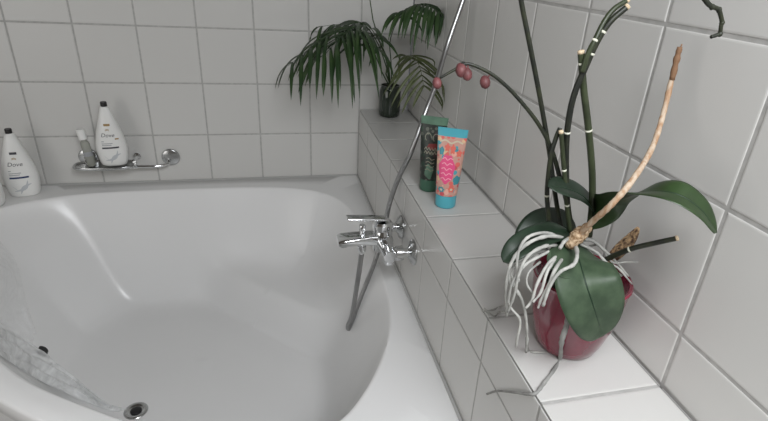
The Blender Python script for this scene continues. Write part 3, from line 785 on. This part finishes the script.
stemobj('cut_stem', [(570, 232, -.04), (567, 205, -.04), (564, 170, -.04), (561, 131, -.04)], .0034, .0031, M['spikeg'], (.35, .72))
stemobj('cut_stem', [(572, 234, -.02), (567, 200, -.02), (566, 150, -.02), (569, 118, -.03), (575, 92, -.04), (586, 66, -.05), (597, 42, -.06), (610, 22, -.07), (628, 6, -.08)], .0044, .0036, M['spikeg'] if False else M['spike'], (.32, .70, .84))
stemobj('cut_stem', [(582, 72, -.06), (588, 54, -.07), (596, 38, -.07), (604, 22, -.05), (614, 9, -.04), (628, 0, -.03)], .0036, .0030, M['spikeg'], (.4,))
stemobj('cut_stem', [(589, 236, -.03), (592, 205, -.03), (592, 170, -.03), (588, 125, -.03), (584, 92, -.03), (582, 68, -.03), (581, 51, -.03)], .0050, .0042, M['spikeg'], (.50, .90))
stemobj('cut_stem', [(600, 262, -.10), (618, 254, -.22), (634, 248, -.30), (655, 243, -.38), (678, 238, -.45)], .0042, .0036, M['spike'], (.48,))
# aerial roots
RT = [
 ([(562, 238, -.1), (546, 233, -.22), (530, 236, -.30), (521, 246, -.34), (517, 262, -.36), (519, 282, -.38)], .0036),
 ([(560, 246, -.15), (540, 256, -.32), (524, 266, -.38), (512, 284, -.40), (508, 304, -.40)], .0034),
 ([(556, 244, -.12), (536, 245, -.26), (520, 256, -.3), (510, 268, -.32), (510, 290, -.33)], .0032),
 ([(566, 254, -.2), (556, 268, -.44), (549, 284, -.5), (541, 300, -.52), (538, 308, -.52)], .0036),
 ([(580, 244, -.12), (596, 252, -.2), (606, 262, -.24), (618, 268, -.26), (632, 284, -.28)], .0032),
 ([(570, 240, -.1), (552, 236, -.25), (534, 240, -.32), (518, 252, -.34), (508, 272, -.35), (506, 296, -.36), (507, 316, -.36)], .0042),
 ([(564, 246, -.12), (546, 246, -.3), (528, 256, -.38), (519, 274, -.42), (514, 296, -.42), (508, 312, -.40)], .0040),
 ([(566, 250, -.15), (550, 262, -.36), (538, 282, -.45), (532, 300, -.47), (526, 308, -.47)], .0036),
 ([(572, 240, -.12), (577, 252, -.35), (574, 264, -.45), (560, 272, -.52), (550, 286, -.55), (543, 306, -.55)], .0044),
 ([(556, 250, -.1), (538, 252, -.22), (522, 262, -.26), (512, 270, -.28), (514, 285, -.3), (522, 300, -.34), (526, 318, -.36), (527, 338, -.34), (526, 352, -.30)], .0040),
 ([(548, 240, -.1), (530, 246, -.2), (514, 262, -.25), (506, 284, -.28), (510, 306, -.32), (520, 320, -.36), (517, 340, -.36), (516, 347, -.34)], .0036),
 ([(560, 252, -.2), (548, 270, -.44), (541, 292, -.50), (533, 302, -.50)], .0034),
 ([(540, 262, -.25), (529, 272, -.36), (527, 284, -.40), (535, 296, -.44)], .0026),
 ([(578, 236, -.1), (566, 240, -.25), (560, 248, -.34)], .0048),
 ([(574, 244, -.02), (590, 240, -.1), (604, 250, -.14), (616, 262, -.16), (628, 276, -.18)], .0040),
 ([(590, 246, -.05), (600, 246, -.12), (612, 262, -.16), (626, 262, -.2), (638, 262, -.25)], .0028),
 ([(594, 258, -.1), (608, 266, -.18), (622, 276, -.24)], .0034),
 ([(586, 240, -.1), (580, 232, -.05), (592, 238, 0), (600, 246, .02)], .0028),
 ([(545, 236, 0), (530, 238, -.05), (516, 246, -.1), (509, 262, -.12), (512, 280, -.14)], .0036),
]
for pts, r in RT:
    mb = MB(); add_tube(mb, opath(pts, 8), lambda t, r=r: .70*r*(1-.35*t), 9, .35); mb.build('aerial_root', M['root'], orc)
# long root lying over the ledge edge, and the curled ones at the edge
def ledge(u, v, h=.018): return W(at(u, v, 2, LT+h))
mb = MB(); add_tube(mb, spline([OP(568, 312, -.42), OP(567, 324, -.46), W(at(562, 340, 1, -7.86)), ledge(560, 358), ledge(553, 371), ledge(544, 383), ledge(536, 393, .02), W(at(528, 394, 0, -.03)), W(at(512, 392, 0, -.05)), W(at(497, 391, 0, -.05)), W(at(487, 394, 0, -.04))], 8), lambda t: .0040*(1-.60*t), 10, .35); mb.build('aerial_root', M['rootd'], orc)
mb = MB(); add_tube(mb, spline([OP(527, 338, -.34), ledge(528, 350, .015), ledge(534, 352, .015), ledge(546, 352, .015)], 8), lambda t: .0026*(1-.3*t), 9, .35); mb.build('aerial_root', M['root'], orc)
mb = MB(); add_tube(mb, spline([OP(510, 306, -.32), ledge(502, 306, .05), ledge(492, 310, .015), ledge(482, 311, .018)], 8), lambda t: .0019*(1-.4*t), 9, .3); mb.build('aerial_root', M['root'], orc)
mb = MB(); add_tube(mb, spline([OP(508, 312, -.36), ledge(500, 312, .05), ledge(494, 316, .02), ledge(484, 308, .03)], 8), lambda t: .0018*(1-.4*t), 9, .3); mb.build('aerial_root', M['root'], orc)
